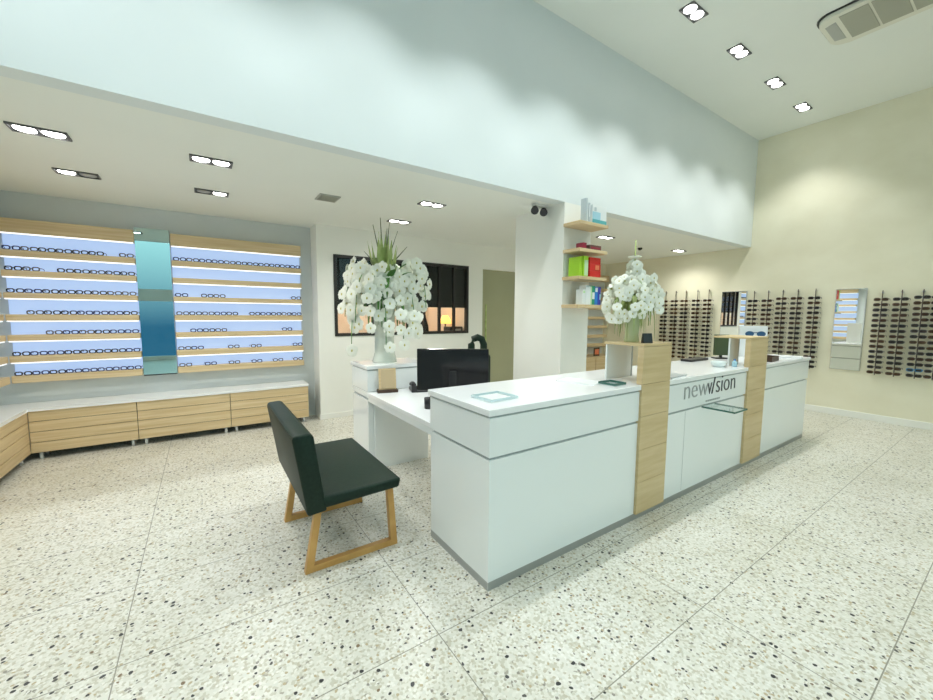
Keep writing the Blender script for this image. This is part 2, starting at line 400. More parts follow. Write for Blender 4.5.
# ceiling air conditioner
t = thing('air_conditioner', 'white ceiling cassette air conditioner with grey grille in the high ceiling', 'air conditioner', (5.83, 1.0, ZC))
W2, L2 = .33, .60
def rr(w_, h_, r, n=6):
    P = []
    for cx, cy, a0 in ((w_ - r, h_ - r, 0), (-w_ + r, h_ - r, 90), (-w_ + r, -h_ + r, 180), (w_ - r, -h_ + r, 270)):
        for k in range(n + 1):
            a = math.radians(a0 + 90 * k / n); P.append((cx + r * math.cos(a), cy + r * math.sin(a)))
    return P
MB().prism(rr(W2, L2, .13), 'z', -.045, 0, bev=.012).build('panel', M['ac_white'], t)
MB().prism(rr(W2 + .018, L2 + .018, .14), 'z', -.012, 0).build('gasket', M['black'], t)
for k in range(4):
    y0 = .43 - k * .235
    g = bx(-.27, .24, y0 - .215, y0, -.052, -.044, bev=.002).build('grille', M['ac_grille'], t)
for y0, y1 in ((.47, .56), (-.58, -.49)):
    MB().prism([(-.2, y0), (.2, y0), (.17, y1), (-.17, y1)], 'z', -.05, -.044, bev=.002).build('air_flap', M['grey_plastic'], t)

# ------------------------------------------------------------------ lit shelving
SLZ = [(2.376, 2.52), (2.132, 2.20), (1.925, 1.99), (1.70, 1.758), (1.463, 1.53), (1.25, 1.313), (1.02, 1.09), (.80, .877)]
def shelving(name, label, p0, L, rz, lit=True):
    """local x along the wall, front faces -y, back at y=0.15"""
    t = thing(name, label, 'display shelves', (p0[0], p0[1], 0), rz, 'wall display shelves')
    for k, (a, b) in enumerate(SLZ):
        bx(0, L, 0, .135, a, b, bev=.004, seg=1).build('slat', M['wood'], t)
    for k in range(7):
        z0, z1 = SLZ[k + 1][1], SLZ[k][0]
        bx(0, L, .125, .15, z0, z1).build('light_panel' if lit else 'back_panel', M['led_panel'] if lit else M['grey_wall'], t)
        if lit: bx(.005, L - .005, .012, .03, z1 - .012, z1).build('led_strip', M['led_strip'], t)
    bx(0, L, .135, .15, .62, .8).build('lower_panel', M['grey_wall'], t)
    return t
YS = 6.05
shelving('display_shelving', 'lit oak slat display shelves left of the narrow wall mirror', (-1.70, YS), 1.07, 0)
shelving('display_shelving', 'lit oak slat display shelves right of the narrow wall mirror', (-.285, YS), 1.495, 0)
shelving('display_shelving', 'lit oak slat display shelves on the side wall at the photo\'s left edge', (-1.705, 3.6), 2.44, PI / 2)
shelving('display_shelving', 'unlit oak slat shelves behind the smaller orchids right of the column', (6.0, YS), 2.3, 0, False)
t = thing('wall_mirror', 'tall narrow mirror between the two runs of lit shelves', 'mirror', (-.46, 6.10, .80))
bx(-.165, .165, 0, .10, 0, 1.76).build('backing', M['grey_wall'], t)
bx(-.165, .165, -.006, 0, 0, 1.76).build('mirror_glass', M['mirror_teal'], t)
bx(-.165, .165, -.01, .02, -.012, 0).build('bottom_rail', M['black'], t)

# drawer cabinets under the shelves
def cabinet(label, p0, L, rz):
    t = thing('drawer_cabinet', label, 'cabinet', (p0[0], p0[1], 0), rz, 'low oak drawer cabinets')
    bx(0.002, L - .002, .02, .29, .085, .525).build('carcass', M['gap'], t)
    for k in range(4):
        z0 = .08 + k * .1125
        bx(.003, L - .003, 0, .02, z0, z0 + .1065, bev=.002, seg=1).build('drawer_front', M['wood'], t)
    for x in (.06, L - .06):
        for y in (.06, .25): MB().lathe([(.016, 0), (.016, .085)], 12, x, y).build('leg', M['white_top'], t)
YCF = 5.82
cabinet('low oak drawer cabinet in the corner beneath the left lit shelves', (-1.55, YCF), .87, 0)
cabinet('low oak drawer cabinet beneath the narrow wall mirror', (-.68, YCF), .93, 0)
cabinet('low oak drawer cabinet at the right end, beside the white partition', (.25, YCF), .96, 0)
cabinet('low oak drawer cabinet along the side wall, corner one at the left edge', (-1.55, 4.89), .93, PI / 2)
cabinet('low oak drawer cabinet along the side wall, nearest the camera', (-1.55, 3.96), .93, PI / 2)
mb = MB().prism([(-1.545, 3.96), (-1.545, 5.805), (1.215, 5.805), (1.215, YB - .005), (XL + .005, YB - .005), (XL + .005, 3.96)], 'z', .527, .56, bev=.004, seg=1)
tag(mb.build('worktop', M['white_top']), 'continuous white worktop running over the low oak drawer cabinets', 'worktop')
t = thing('drawer_cabinet', 'oak drawer cabinet beneath the unlit shelves right of the column', 'cabinet', (6.0, 5.75, 0), 0, 'low oak drawer cabinets')
bx(0, 2.3, .02, .44, .0, .60).build('carcass', M['wood'], t)
for k in range(3): bx(.76 * k + .01, .76 * k + .75, 0, .02, .1, .59, bev=.003).build('drawer_front', M['wood'], t)
t = thing('picture_frame', 'small dark picture frame on the cabinet right of the column', 'frame', (7.7, 5.88, .60))
bx(-.10, .10, -.01, .01, 0, .20).build('frame', M['dark_brown'], t); bx(-.07, .07, -.014, -.01, .04, .16).build('picture', M['box_orange'], t)

# ------------------------------------------------------------------ eyewear
def glasses_mesh(fr, lens, w=.135, depth=.10, hs=1.0, thick=1.0):
    m = MB(); hw = w / 2; rx, rz = w * .205, w * .155 * hs
    for s_ in (-1, 1):
        cx = s_ * w * .27
        O, I = [], []
        for k in range(12):
            a = 2 * PI * k / 12
            sq = 1 / (abs(math.cos(a)) ** 4 + abs(math.sin(a)) ** 4) ** .25
            O.append((cx + rx * 1.17 * sq * math.cos(a), rz * 1.22 * sq * math.sin(a) * (1 if math.sin(a) > 0 else .92)))
            I.append((cx + rx * (1.17 - .27 * thick) * sq * math.cos(a), rz * (1.22 - .36 * thick) * sq * math.sin(a) * (1 if math.sin(a) > 0 else .92)))
        V = [[m.bm.verts.new((p[0], y, p[1])) for p in P] for P, y in ((O, 0), (I, 0), (O, .006), (I, .006))]
        for k in range(12):
            j = (k + 1) % 12
            for A, B in ((V[0], V[1]), (V[2], V[3]), (V[0], V[2]), (V[1], V[3])):
                m.bm.faces.new((A[k], A[j], B[j], B[k]))
        if lens:
            f = m.bm.faces.new([m.bm.verts.new((p[0], .003, p[1])) for p in I]); f.material_index = 1
        m.bar((s_ * hw, .004, rz * .55), (s_ * hw, depth, rz * .45), .004, .007)
        m.bar((s_ * hw, depth, rz * .45), (s_ * hw, depth + .02, -rz * .6), .004, .007)
    m.bar((-w * .06, .003, rz * .35), (w * .06, .003, rz * .35), .006, .007)
    return m.mesh('eyewear', [fr, lens or fr])
GL = {k: glasses_mesh(M['fr_' + k], None, .13, .10, 1, 1.5) for k in ('black', 'brown', 'navy', 'grey')}
SG = {k: glasses_mesh(M['fr_' + k], M[l], .15, .08, .86) for k, l in (('black', 'lens'), ('brown', 'lens_brown'), ('tort', 'lens_brown'), ('blue', 'lens'), ('grey', 'lens'))}
SGN = dict(black='black', brown='brown', tort='tortoiseshell', blue='bright blue', grey='grey')
GLN = dict(black='black', brown='brown', navy='navy blue', grey='grey')
def row(zi, xs, cols, where):
    z = SLZ[zi + 1][1]
    for i, x in enumerate(xs):
        k = random.choice(cols)
        o = link('eyeglasses', GL[k], None, (x, YS + .018, z + .0205), (0, 0, random.uniform(-.08, .08)))
        tag(o, f'{GLN[k]} eyeglasses, {ORD[i]} from left, {ORD[zi]} ledge from top, lit shelf {where} of mirror', 'eyeglasses', 'eyeglasses on the lit shelves')
def slots(x0, x1, n, skip=()): return [x0 + (x1 - x0) * (k + .5) / n for k in range(n) if k not in skip]
LC = {0: (8, (6,)), 1: (8, (2,)), 2: (8, ()), 3: (8, (0,)), 4: (8, (0, 1)), 5: (8, ()), 6: (8, ())}
for zi, (n, sk) in LC.items():
    row(zi, slots(-1.68, -.64, n, sk), ['black', 'black', 'navy', 'grey'] if zi < 5 else ['navy', 'navy', 'black'], 'left')
RC = {0: (11, ()), 2: (11, (1, 4, 5, 6, 7, 8, 9)), 3: (11, (5,)), 4: (11, (0, 4, 5, 6, 7, 8, 10)), 5: (11, (2, 3, 5, 7, 8, 9)), 6: (11, (1, 3, 5, 7, 9))}
for zi, (n, sk) in RC.items():
    row(zi, slots(-.27, 1.2, n, sk), ['black', 'black', 'navy', 'grey'] if zi < 5 else ['grey', 'navy'], 'right')

# wall rods with sunglasses
PEG = bx(-.055, 0, -.006, .006, -.006, .006).mesh('peg', M['chrome'])
def rod(y, ztop, zbot, label, where, n=15, f0=.12, special=()):
    t = thing('eyewear_rod', label, 'display rod', (XR, y, 0), 0, 'sunglasses rods on the beige wall')
    MB().tube([(-.045, 0, zbot), (-.045, 0, ztop)], .006, 8).build('pole', M['fr_brown'], t)
    for z in (zbot + .03, ztop - .03): bx(-.045, 0, -.012, .012, z - .012, z + .012).build('wall_bracket', M['chrome'], t)
    zs = [ztop - f0 - (ztop - f0 - zbot - .05) * k / (n - 1) for k in range(n)]
    for i, z in enumerate(zs):
        link('peg', PEG, t, (-.05, 0, z))
        if (i, ) in special: continue
        k = random.choices(['black', 'brown', 'tort', 'grey'], [5, 4, 3, 1])[0]
        if i in special: k = 'blue'
        o = link('sunglasses', SG[k], None, (XR - .112 + random.uniform(0, .004), y, z - .004), (0, 0, -PI / 2 + random.uniform(-.06, .06)))
        tag(o, f'{SGN[k]} sunglasses, {ORD[i]} from the top on the {where}', 'sunglasses', 'sunglasses on the wall rods')
for i, y in enumerate((4.607, 4.392, 4.186, 3.955, 3.742)):
    rod(y, 2.085, .66, f'{ORD[i]} sunglasses rod from the left, under the low ceiling', f'{ORD[i]} rod from left under low ceiling', f0=.215)
for i, y in enumerate((2.975, 2.762, 2.553, 2.348, 2.12)):
    rod(y, 2.02, .66 if i < 4 else .7, f'{ORD[i]} sunglasses rod right of the broad mirror behind the counter', f'{ORD[i]} rod between the two wall mirrors', f0=.18 if i < 2 else .15)
for i, y in enumerate((1.36, 1.165, .965, .80)):
    rod(y, 1.955, .70, f'{ORD[i]} sunglasses rod right of the tall mirror on the beige wall', f'{ORD[i]} rod right of tall mirror', f0=.13 if i < 2 else .11, special=(13,) if i == 2 else ())

def wall_mirror(y0, y1, z0, z1, label):
    t = thing('wall_mirror', label, 'mirror', (XR, (y0 + y1) / 2, z0), 0, 'mirrors on the beige wall')
    h = (y1 - y0) / 2; H = z1 - z0
    bx(-.022, 0, -h, h, 0, H, bev=.003, seg=1).build('backing', M['chrome'], t)
    bx(-.026, -.021, -h + .012, h - .012, .012, H - .012).build('mirror_glass', M['mirror'], t)
wall_mirror(1.525, 1.88, .735, 2.0, 'tall frameless mirror on the beige wall reflecting the counter monitor')
wall_mirror(3.10, 3.52, .735, 2.03, 'mirror behind the counter pillar reflecting the dark striped window')

# ------------------------------------------------------------------ reception counter
CX0, CX1, CY0, CY1, CZ = 1.265, 6.40, 1.64, 2.31, 1.05
t = thing('reception_counter', 'long glossy white reception counter with two oak pillars', 'counter', (CX0, CY0, 0))
CL, CW = CX1 - CX0, CY1 - CY0
bx(.003, CL - .003, .003, CW - .003, 0, .05).build('plinth', M['steel'], t)
bx(0.004, CL - .004, .004, CW - .004, .05, .76).build('body', M['white_gloss'], t)
bx(.02, CL - .02, .02, CW - .02, .758, .776).build('reveal', M['seam'], t)
bx(0.0, CL, 0.0, CW, .776, 1.0, bev=.003, seg=1).build('upper_band', M['white_gloss'], t)
bx(.012, CL - .012, .012, CW - .012, .999, 1.012).build('shadow_gap', M['seam'], t)
bx(-.012, CL + .012, -.012, CW + .012, 1.012, CZ, bev=.004).build('worktop', M['white_top'], t)
for x in (3.36,):
    bx(x - CX0 - .0015, x - CX0 + .0015, .0025, .01, .065, .755).build('panel_seam', M['seam'], t)
for px0, px1, sy, sw in ((2.665, 3.05, .30, .34), (4.53, 4.97, .17, .21)):
    a, b = px0 - CX0, px1 - CX0
    p = MB()
    zs = [.05, .30, .555, .81, 1.055, 1.335]
    for z0, z1 in zip(zs, zs[1:]): p.box(a, b, -.018, .03, z0, z1 - .0025, bev=.0015, seg=1)
    p = p.build('pillar', M['wood_pillar'], t)
    bx(a, b, -.018, .33, 1.335, 1.352, bev=.002, seg=1).build('top_board', M['wood_pillar'], p)
    bx(a + .01, a + sw, sy, sy + .015, CZ, 1.335).build('support_panel', M['frost'], p)
    bx(a + sw + .01, a + sw + .022, sy, sy + .015, CZ, 1.335).build('support_post', M['steel'], p)
# glass ledge under the lettering
g = bx(2.36, 2.60, -.262, -.004, .756, .768).build('glass_ledge', M['acrylic'], t)
mb = MB().box(2.36, 2.60, -.266, -.262, .755, .769).box(2.356, 2.36, -.266, -.004, .755, .769)
mb.box(2.60, 2.603, -.266, -.004, .755, .769); mb.build('ledge_edge', M['green_edge'], g)
# lettering
def text_mesh(s_, size, shear=0, off=0):
    cu = bpy.data.curves.new('lettering', 'FONT'); cu.body = s_; cu.size = size; cu.extrude = .002; cu.shear = shear; cu.offset = off
    ob = bpy.data.objects.new('tmp', cu); COL.objects.link(ob)
    bpy.context.view_layer.update()
    me = bpy.data.meshes.new_from_object(ob.evaluated_get(bpy.context.evaluated_depsgraph_get()))
    bpy.data.objects.remove(ob); return me
def lettering(word, x0, x1, z, size, m, name, shear=0, off=0):
    me = text_mesh(word, size, shear, off)
    xs = [v.co.x for v in me.vertices]; a, b = min(xs), max(xs)
    for v in me.vertices:
        x, y, zz = v.co
        v.co = (x0 + (x - a) / (b - a) * (x1 - x0), -.003 - zz, z + y)
    me.materials.clear(); me.materials.append(m)
    return link(name, me, t)
X = lambda v: v - CX0
LS, LZ = .24, .862
lettering('new', X(3.315), X(3.725), LZ, LS, M['logo_light'], 'lettering', 0, -.0035)
lettering('v', X(3.718), X(3.795), LZ, LS, M['logo_dark'], 'lettering', 0, -.0035)
mb = MB().hexa([(X(3.796), -.006, LZ), (X(3.809), -.006, LZ), (X(3.809), 0, LZ), (X(3.796), 0, LZ), (X(3.842), -.006, LZ + .15), (X(3.855), -.006, LZ + .15), (X(3.855), 0, LZ + .15), (X(3.842), 0, LZ + .15)])
mb.build('lettering', M['logo_dark'], t)
lettering('sion', X(3.88), X(4.27), LZ, LS, M['logo_dark'], 'lettering', 0, -.0035)
for k in range(8): # tiny illegible line beneath the lettering
    bx(X(3.70) + k * .035, X(3.70) + k * .035 + .024, -.003, 0, .796, .812).build('small_print', M['logo_light'], t)

# second white unit and desk
t = thing('counter_unit', 'short white counter unit carrying the tall orchid vase', 'counter', (1.32, 3.69, 0))
bx(.012, .648, .012, .468, 0, .06).build('plinth', M['steel'], t)
bx(.004, .656, .004, .476, .06, .705).build('body', M['white_gloss'], t)
bx(.02, .64, .02, .46, .704, .79).build('reveal', M['seam'], t)
bx(0, .66, 0, .48, .79, 1.0, bev=.003, seg=1).build('upper_band', M['white_gloss'], t)
bx(.012, .648, .012, .468, .999, 1.012).build('shadow_gap', M['seam'], t)
bx(-.01, .67, -.01, .49, 1.012, 1.05, bev=.004).build('worktop', M['white_top'], t)
bx(.0, .66, 0.0, .48, .73, .786, bev=.002, seg=1).build('middle_band', M['white_gloss'], t)
t = thing('desk', 'white desk joining the long counter and the orchid unit', 'desk', (1.32, 2.325, 0))
bx(0, .92, 0, 1.362, .745, .785, bev=.004).build('desktop', M['white_top'], t)
bx(.004, .03, 0.004, 1.358, .695, .745).build('apron', M['white_gloss'], t)
bx(.06, .66, 1.335, 1.36, 0, .745).build('side_panel', M['white_gloss'], t)
bx(.06, .80, 0.004, .03, 0, .745).build('side_panel', M['white_gloss'], t)

# monitor
t = thing('monitor', 'black flat screen monitor on the desk between counter and orchids', 'monitor', (1.755, 2.80, .785), -.595)
bx(-.305, .305, -.02, .012, .125, .485, bev=.006).build('housing', M['black_gloss'], t)
bx(-.295, .295, .012, .015, .135, .475).build('screen', M['black_gloss'], t)
bx(-.03, .03, -.045, -.02, .02, .30, bev=.004).build('stand', M['black'], t)
bx(-.12, .12, -.11, .06, 0, .015, bev=.005).build('stand_base', M['black'], t)
# brown card holder
t = thing('card_holder', 'brown wooden card holder with tan card leaning by the orchid unit', 'card holder', (1.495, 3.61, .785), -.25)
bx(-.10, .10, -.045, .045, 0, .03, bev=.003).build('base', M['dark_brown'], t)
MB().hexa([(-.085, -.02, .03), (.085, -.02, .03), (.085, -.005, .03), (-.085, -.005, .03), (-.085, .01, .235), (.085, .01, .235), (.085, .025, .235), (-.085, .025, .235)], .002).build('back_board', M['wood'], t)
MB().hexa([(-.062, -.026, .045), (.075, -.026, .045), (.075, -.018, .045), (-.062, -.018, .045), (-.062, .002, .225), (.075, .002, .225), (.075, .012, .225), (-.062, .012, .225)]).build('card', M['tan_card'], t)
# phones / keyboards on the desk
t = thing('desk_phone', 'black desk phone beside the monitor near the card holder', 'phone', (1.80, 3.52, .785), -.3)
MB().prism([(-.10, 0), (.10, 0), (.10, .03), (-.10, .07)], 'x', -.09, .09, bev=.006).build('base', M['black'], t)
MB().tube([(-.065, -.09, .075), (-.065, -.05, .09), (-.065, .05, .075), (-.065, .09, .055)], [.022, .014, .014, .022], 10).build('handset', M['black'], t)
t = thing('keyboard', 'black keyboard lying on the desk edge behind the long counter', 'keyboard', (1.60, 2.50, .785), .15)
bx(-.2, .2, -.07, .07, 0, .018, bev=.004).build('base', M['black'], t)
kb = MB()
for r_ in range(5):
    for c_ in range(14): kb.box(-.19 + c_ * .0272, -.167 + c_ * .0272, -.062 + r_ * .025, -.041 + r_ * .025, .018, .024)
k_ = kb.build('keys', M['key'], t)
t = thing('pen_holder', 'small black pen holder beside the keyboard behind the long counter', 'pen holder', (1.52, 2.80, .785))
MB().lathe([(.035, 0), (.038, .09), (.034, .09), (.031, .01)], 16).build('cup', M['black'], t)
MB().tube([(0.01, 0, .012), (.03, .012, .125)], .004, 6).build('pen', M['black_gloss'], t)
t = thing('office_chair', 'black office chair standing behind the monitor by the glass door', 'chair', (2.89, 4.03, 0), -.6)
for k in range(5):
    a = 2 * PI * k / 5
    l_ = MB().bar((0, 0, .09), (.28 * math.cos(a), .28 * math.sin(a), .07), .045, .03, bev=.005).build('foot', M['black'], t)
    MB().tube([(.28 * math.cos(a) - .01, .28 * math.sin(a), .03), (.28 * math.cos(a) + .01, .28 * math.sin(a), .03)], .03, 12).build('caster', M['black'], l_)
MB().tube([(0, 0, .09), (0, 0, .43)], .028, 12).build('gas_column', M['black'], t)
bx(-.23, .23, -.23, .23, .43, .51, bev=.03).build('seat', M['black_leather'], t)
bx(-.03, .03, -.28, -.24, .40, .75).build('back_bracket', M['black'], t)
bx(-.16, .16, -.27, -.2, .62, 1.08, bev=.03).build('backrest', M['black_leather'], t)
MB().tube([(-.075, -.235, 1.06), (-.075, -.235, 1.2), (-.05, -.235, 1.265), (0, -.235, 1.285), (.05, -.235, 1.265), (.075, -.235, 1.2), (.075, -.235, 1.06)], .044, 10).build('headrest', M['black_leather'], t)

# ------------------------------------------------------------------ things on the counter
def small(name, label, cat, loc, rz=0, group=None): return thing(name, label, cat, loc, rz, group)
t = small('acrylic_tray', 'clear acrylic leaflet tray on the counter corner nearest the black chair', 'tray', (1.47, 1.86, CZ), .05)
bx(-.11, .11, -.095, .095, 0, .006).build('base', M['acrylic'], t)
mb = MB()
for a in ((-.11, .11, -.095, -.089), (-.11, .11, .089, .095), (-.11, -.104, -.089, .089), (.104, .11, -.089, .089)): mb.box(*a, .006, .018)
mb.build('rim', M['ice'], t)
bx(-.07, .08, -.07, .07, .006, .010).build('leaflet', M['frost'], t)
t = small('acrylic_tray', 'clear acrylic tray beside the left oak pillar on the counter', 'tray', (2.50, 1.76, CZ), 0)
bx(-.07, .07, -.07, .07, 0, .006).build('base', M['acrylic'], t)
mb = MB()
for a in ((-.07, .07, -.07, -.065), (-.07, .07, .065, .07), (-.07, -.065, -.065, .065), (.065, .07, -.065, .065)): mb.box(*a, .006, .022)
mb.build('rim', M['green_edge'], t)
t = small('booklet', 'thin white booklet lying on the counter just right of the left oak pillar', 'booklet', (3.26, 1.76, CZ), .12)
bx(-.15, .15, -.10, .10, .0, .010, bev=.002).build('pages', M['paper'], t); bx(-.152, .152, -.102, .102, .010, .013).build('cover', M['seam'], t)
o = bx(-.105, .105, -.148, .148, 0, .006).build('paper_sheet', M['paper'], None, loc=(2.40, 1.98, CZ)); o.rotation_euler.z = .3
tag(o, 'white paper sheets lying on the counter left of the left oak pillar', 'paper')
t = small('glass_dish', 'shallow clear glass dish on the counter above the lettering', 'dish', (4.33, 1.82, CZ))
MB().lathe([(.045, 0), (.065, .025), (.072, .055), (.067, .055), (.058, .025), (.04, .012)], 24).build('bowl', M['dish'], t)
t = small('sanitizer_bottle', 'small blue bottle standing just left of the right oak pillar', 'bottle', (4.48, 1.735, CZ))
MB().lathe([(.022, 0), (.024, .05), (.01, .06)], 14).build('body', M['box_sky'], t); MB().lathe([(.009, .06), (.009, .075)], 10).build('cap', M['box_blue'], t)
t = small('flat_case', 'flat black case lying on the counter behind the lettering', 'case', (4.68, 2.22, CZ), 0)
bx(-.2, .2, -.06, .06, 0, .025, bev=.006).build('case', M['black'], t)
t = small('screen', 'dark olive screen standing at the back of the counter beyond the glass dish', 'screen', (5.2, 2.17, CZ), -.7)
bx(-.08, .08, -.02, .02, .04, .29, bev=.004).build('housing', M['dark_green'], t); bx(-.08, .08, -.06, .06, 0, .012).build('foot', M['black'], t); bx(-.015, .015, -.01, .01, .012, .05).build('stand', M['black'], t)
t = small('display_stand', 'white display box with dark blue sunglasses picture behind the right oak pillar', 'display', (5.84, 2.08, CZ), -.95)
bx(-.15, .15, -.03, .05, 0, .39, bev=.003).build('box', M['paper'], t)
mb = MB()
for s_ in (-1, 1): mb.prism([(s_ * .062 + .02 + .048 * math.cos(a), .29 + .034 * math.sin(a)) for a in [2 * PI * k / 16 for k in range(16)]], 'y', -.033, -.030)
mb.box(-.01, .05, -.033, -.030, .30, .31); mb.build('picture', M['sun_blue'], t)
t = small('black_tray', 'dark brown tray on the counter right of the right oak pillar', 'tray', (5.42, 1.78, CZ), .1)
bx(-.15, .15, -.09, .09, 0, .008).build('base', M['dark_brown'], t)
mb = MB()
for a in ((-.15, .15, -.09, -.08), (-.15, .15, .08, .09), (-.15, -.14, -.08, .08), (.14, .15, -.08, .08)): mb.box(*a, .008, .055)
mb.build('rim', M['dark_brown'], t)
o = bx(-.11, .11, -.15, .15, 0, .02, bev=.002).build('paper_stack', M['paper'], None, loc=(6.08, 1.78, CZ)); o.rotation_euler.z = .2
tag(o, 'stack of white papers near the far right end of the counter', 'paper')
t = small('card_block', 'small black card block on the left oak pillar beside the orchids', 'card block', (2.83, 1.70, 1.352), -.5)
MB().hexa([(-.037, -.02, 0), (.037, -.02, 0), (.037, .025, 0), (-.037, .025, 0), (-.037, .0, .075), (.037, .0, .075), (.037, .012, .075), (-.037, .012, .075)], .003).build('block', M['black'], t)

# ------------------------------------------------------------------ customer chair
t = thing('bench_chair', 'wide black leather chair on slanted honey oak leg frames', 'chair', (.70, 2.8, 0))
Y0, Y1 = -.50, .53
MB().prism([(-.165, .405), (.33, .42), (.345, .482), (-.165, .482)], 'y', Y0 + .004, Y1 - .004, bev=.016).build('seat', M['black_leather'], t, smooth=True)
MB().prism([(-.245, .382), (-.135, .39), (-.20, .86), (-.225, .878), (-.31, .873), (-.318, .85)], 'y', Y0, Y1, bev=.014).build('backrest', M['black_leather'], t, smooth=True)
for y in (-.425, .28):
    mb = MB()
    ft = .045
    mb.hexa([(.265, y - ft / 2, .42), (.305, y - ft / 2, .42), (.305, y + ft / 2, .42), (.265, y + ft / 2, .42), (.29, y - ft / 2, .0), (.335, y - ft / 2, .0), (.335, y + ft / 2, .0), (.29, y + ft / 2, .0)], .003)
    mb.hexa([(-.19, y - ft / 2, .40), (-.15, y - ft / 2, .40), (-.15, y + ft / 2, .40), (-.19, y + ft / 2, .40), (-.26, y - ft / 2, 0), (-.215, y - ft / 2, 0), (-.215, y + ft / 2, 0), (-.26, y + ft / 2, 0)], .003)
    mb.box(-.235, .31, y - ft / 2 + .001, y + ft / 2 - .001, 0, .042, bev=.003)
    mb.build('leg_frame', M['chair_wood'], t)

# ------------------------------------------------------------------ column shelves and boxes
SH = [2.545, 2.255, 1.955, 1.645]
SHL = ['topmost oak shelf on the column, holding white cards', 'second oak shelf down the column, holding small dark boxes', 'third oak shelf down the column, holding lime and red boxes', 'lowest oak shelf on the column, holding bottle shaped boxes']
for z, lb in zip(SH, SHL):
    o = bx(-.24, .24, -.24, 0, 0, .035, bev=.003, seg=1).build('wall_shelf', M['wood'], None, loc=(3.635, YF, z)); tag(o, lb, 'shelf', 'oak shelves on the column')
def carton(x0, x1, y0, y1, z, h, m, label, band=None, cap=None, group='cartons on the column shelves'):
    t = thing('carton', label, 'box', ((x0 + x1) / 2, (y0 + y1) / 2, z), 0, group)
    w_, d_ = (x1 - x0) / 2, (y1 - y0) / 2
    bx(-w_, w_, -d_, d_, 0, h, bev=.002, seg=1).build('box', M[m], t)
    if band:
        for (bm_, a, b, c, e) in band: bx(-w_ + 2 * w_ * a, -w_ + 2 * w_ * b, -d_ - .002, -d_, h * c, h * e).build('print_or_highlight', M[bm_], t)
    return t
z = SH[0] + .035
carton(3.50, 3.53, 2.88, 2.95, z, .25, 'box_grey', 'grey white upright card at the left of the topmost column shelf')
carton(3.54, 3.565, 2.90, 2.98, z, .23, 'box_white', 'slim white carton, second on the topmost column shelf')
carton(3.575, 3.60, 2.90, 2.98, z, .215, 'box_grey', 'slim grey carton, third on the topmost column shelf', [('box_white', .1, .9, .3, .9)])
carton(3.615, 3.86, 2.88, 2.95, z, .20, 'box_white', 'white carton with teal wave picture on the topmost column shelf', [('box_teal', .0, 1, .0, .22), ('box_sky', .0, .55, .22, .62), ('box_grey', .12, .26, .66, .86)])
z = SH[1] + .035
carton(3.50, 3.56, 2.90, 3.0, z, .07, 'box_maroon', 'small maroon carton on the second column shelf')
carton(3.60, 3.80, 2.89, 3.02, z, .055, 'box_brown', 'flat brown carton on the second column shelf', [('box_maroon', .1, .9, .2, .6)])
z = SH[2] + .035
carton(3.455, 3.50, 2.90, 3.06, z, .215, 'box_lime', 'lime green carton at the left of the third column shelf')
carton(3.505, 3.585, 2.89, 3.06, z, .225, 'box_lime', 'lime green carton with pale label on the third column shelf', [('box_mint', .2, .95, .05, .8)])
for k, wd in enumerate(('bottom', 'middle', 'top')):
    carton(3.605, 3.80 - .004 * k, 2.885, 3.04, z + .073 * k, .072, 'box_red', f'red carton, {wd} one of the stack on the third column shelf', [('box_orange', .5, .85, .15, .85)] if k == 1 else None)  # orange panel paints a highlight onto the middle box
z = SH[3] + .035
specs = [('box_white', .17, 'white carton at the left of the lowest column shelf', [('box_mint', .2, .8, .75, .9)]),
         ('box_white', .215, 'taller white carton, second on the lowest column shelf', [('box_grey', .1, .9, .9, 1)]),
         ('box_white', .205, 'pale carton with mint stripe, third on the lowest column shelf', [('box_mint', .6, 1, 0, 1)]),
         ('box_green', .215, 'green carton with white label on the lowest column shelf', [('box_white', .1, .9, .3, .65)]),
         ('box_blue', .205, 'blue carton with white top label on the lowest column shelf', [('box_white', .1, .9, .72, .95)]),
         ('box_indigo', .205, 'indigo blue carton at the right of the lowest column shelf', [('box_sky', .55, .95, .3, .6)])]
for k, (m_, h_, lb, bd) in enumerate(specs):
    x = 3.50 + k * .053
    carton(x, x + .05, 2.885, 2.98, z, h_, m_, lb, bd)

# ------------------------------------------------------------------ work room contents seen through the interior window
t = thing('roller_blind', 'black roller blind drawn halfway behind the dark interior window', 'blind', (2.8, 5.99, 1.70))
bx(-1.3, 1.3, 0, .012, 0, .80).build('fabric', M['black_matte'], t); bx(-1.3, 1.3, -.004, .016, -.02, .005).build('hem_bar', M['black'], t); bx(-1.32, 1.32, -.012, .05, .80, .88).build('headbox', M['black'], t)
t = thing('workbench', 'dark bench inside the back room beyond the interior window', 'bench', (3.8, 6.5, 0))
bx(-.3, .3, -.4, .4, 1.12, 1.16).build('bench_top', M['dark_brown'], t); bx(-.28, .28, -.38, .38, 0, 1.12).build('bench_body', M['grey_plastic'], t)
t = thing('desk_lamp', 'yellow lamp glowing inside the back room at the interior window\'s right end', 'lamp', (3.97, 6.62, 1.16))
MB().lathe([(.08, 0), (.08, .02), (.015, .03), (.015, .24)], 16).build('base', M['dark_brown'], t)
MB().lathe([(.12, .22), (.10, .30), (.05, .38)], 20).build('shade', mat('lamp_shade_lit', (.8, .5, .1), .6, emit=(1, .55, .12), estr=2.2), t)
t = thing('equipment_box', 'dark machine box beneath the yellow lamp inside the back room', 'machine', (3.95, 6.30, 1.16))
bx(-.14, .14, -.12, .12, 0, .17, bev=.01).build('housing', M['black'], t); bx(-.1, .1, -.124, -.12, .04, .13).build('panel', M['grey_plastic'], t)
t = thing('coat_stand', 'dark coat stand inside the back room behind the interior window', 'coat stand', (3.2, 6.35, 0))
MB().lathe([(.17, 0), (.17, .02), (.02, .03), (.018, 1.72)], 16).build('pole', M['black'], t)
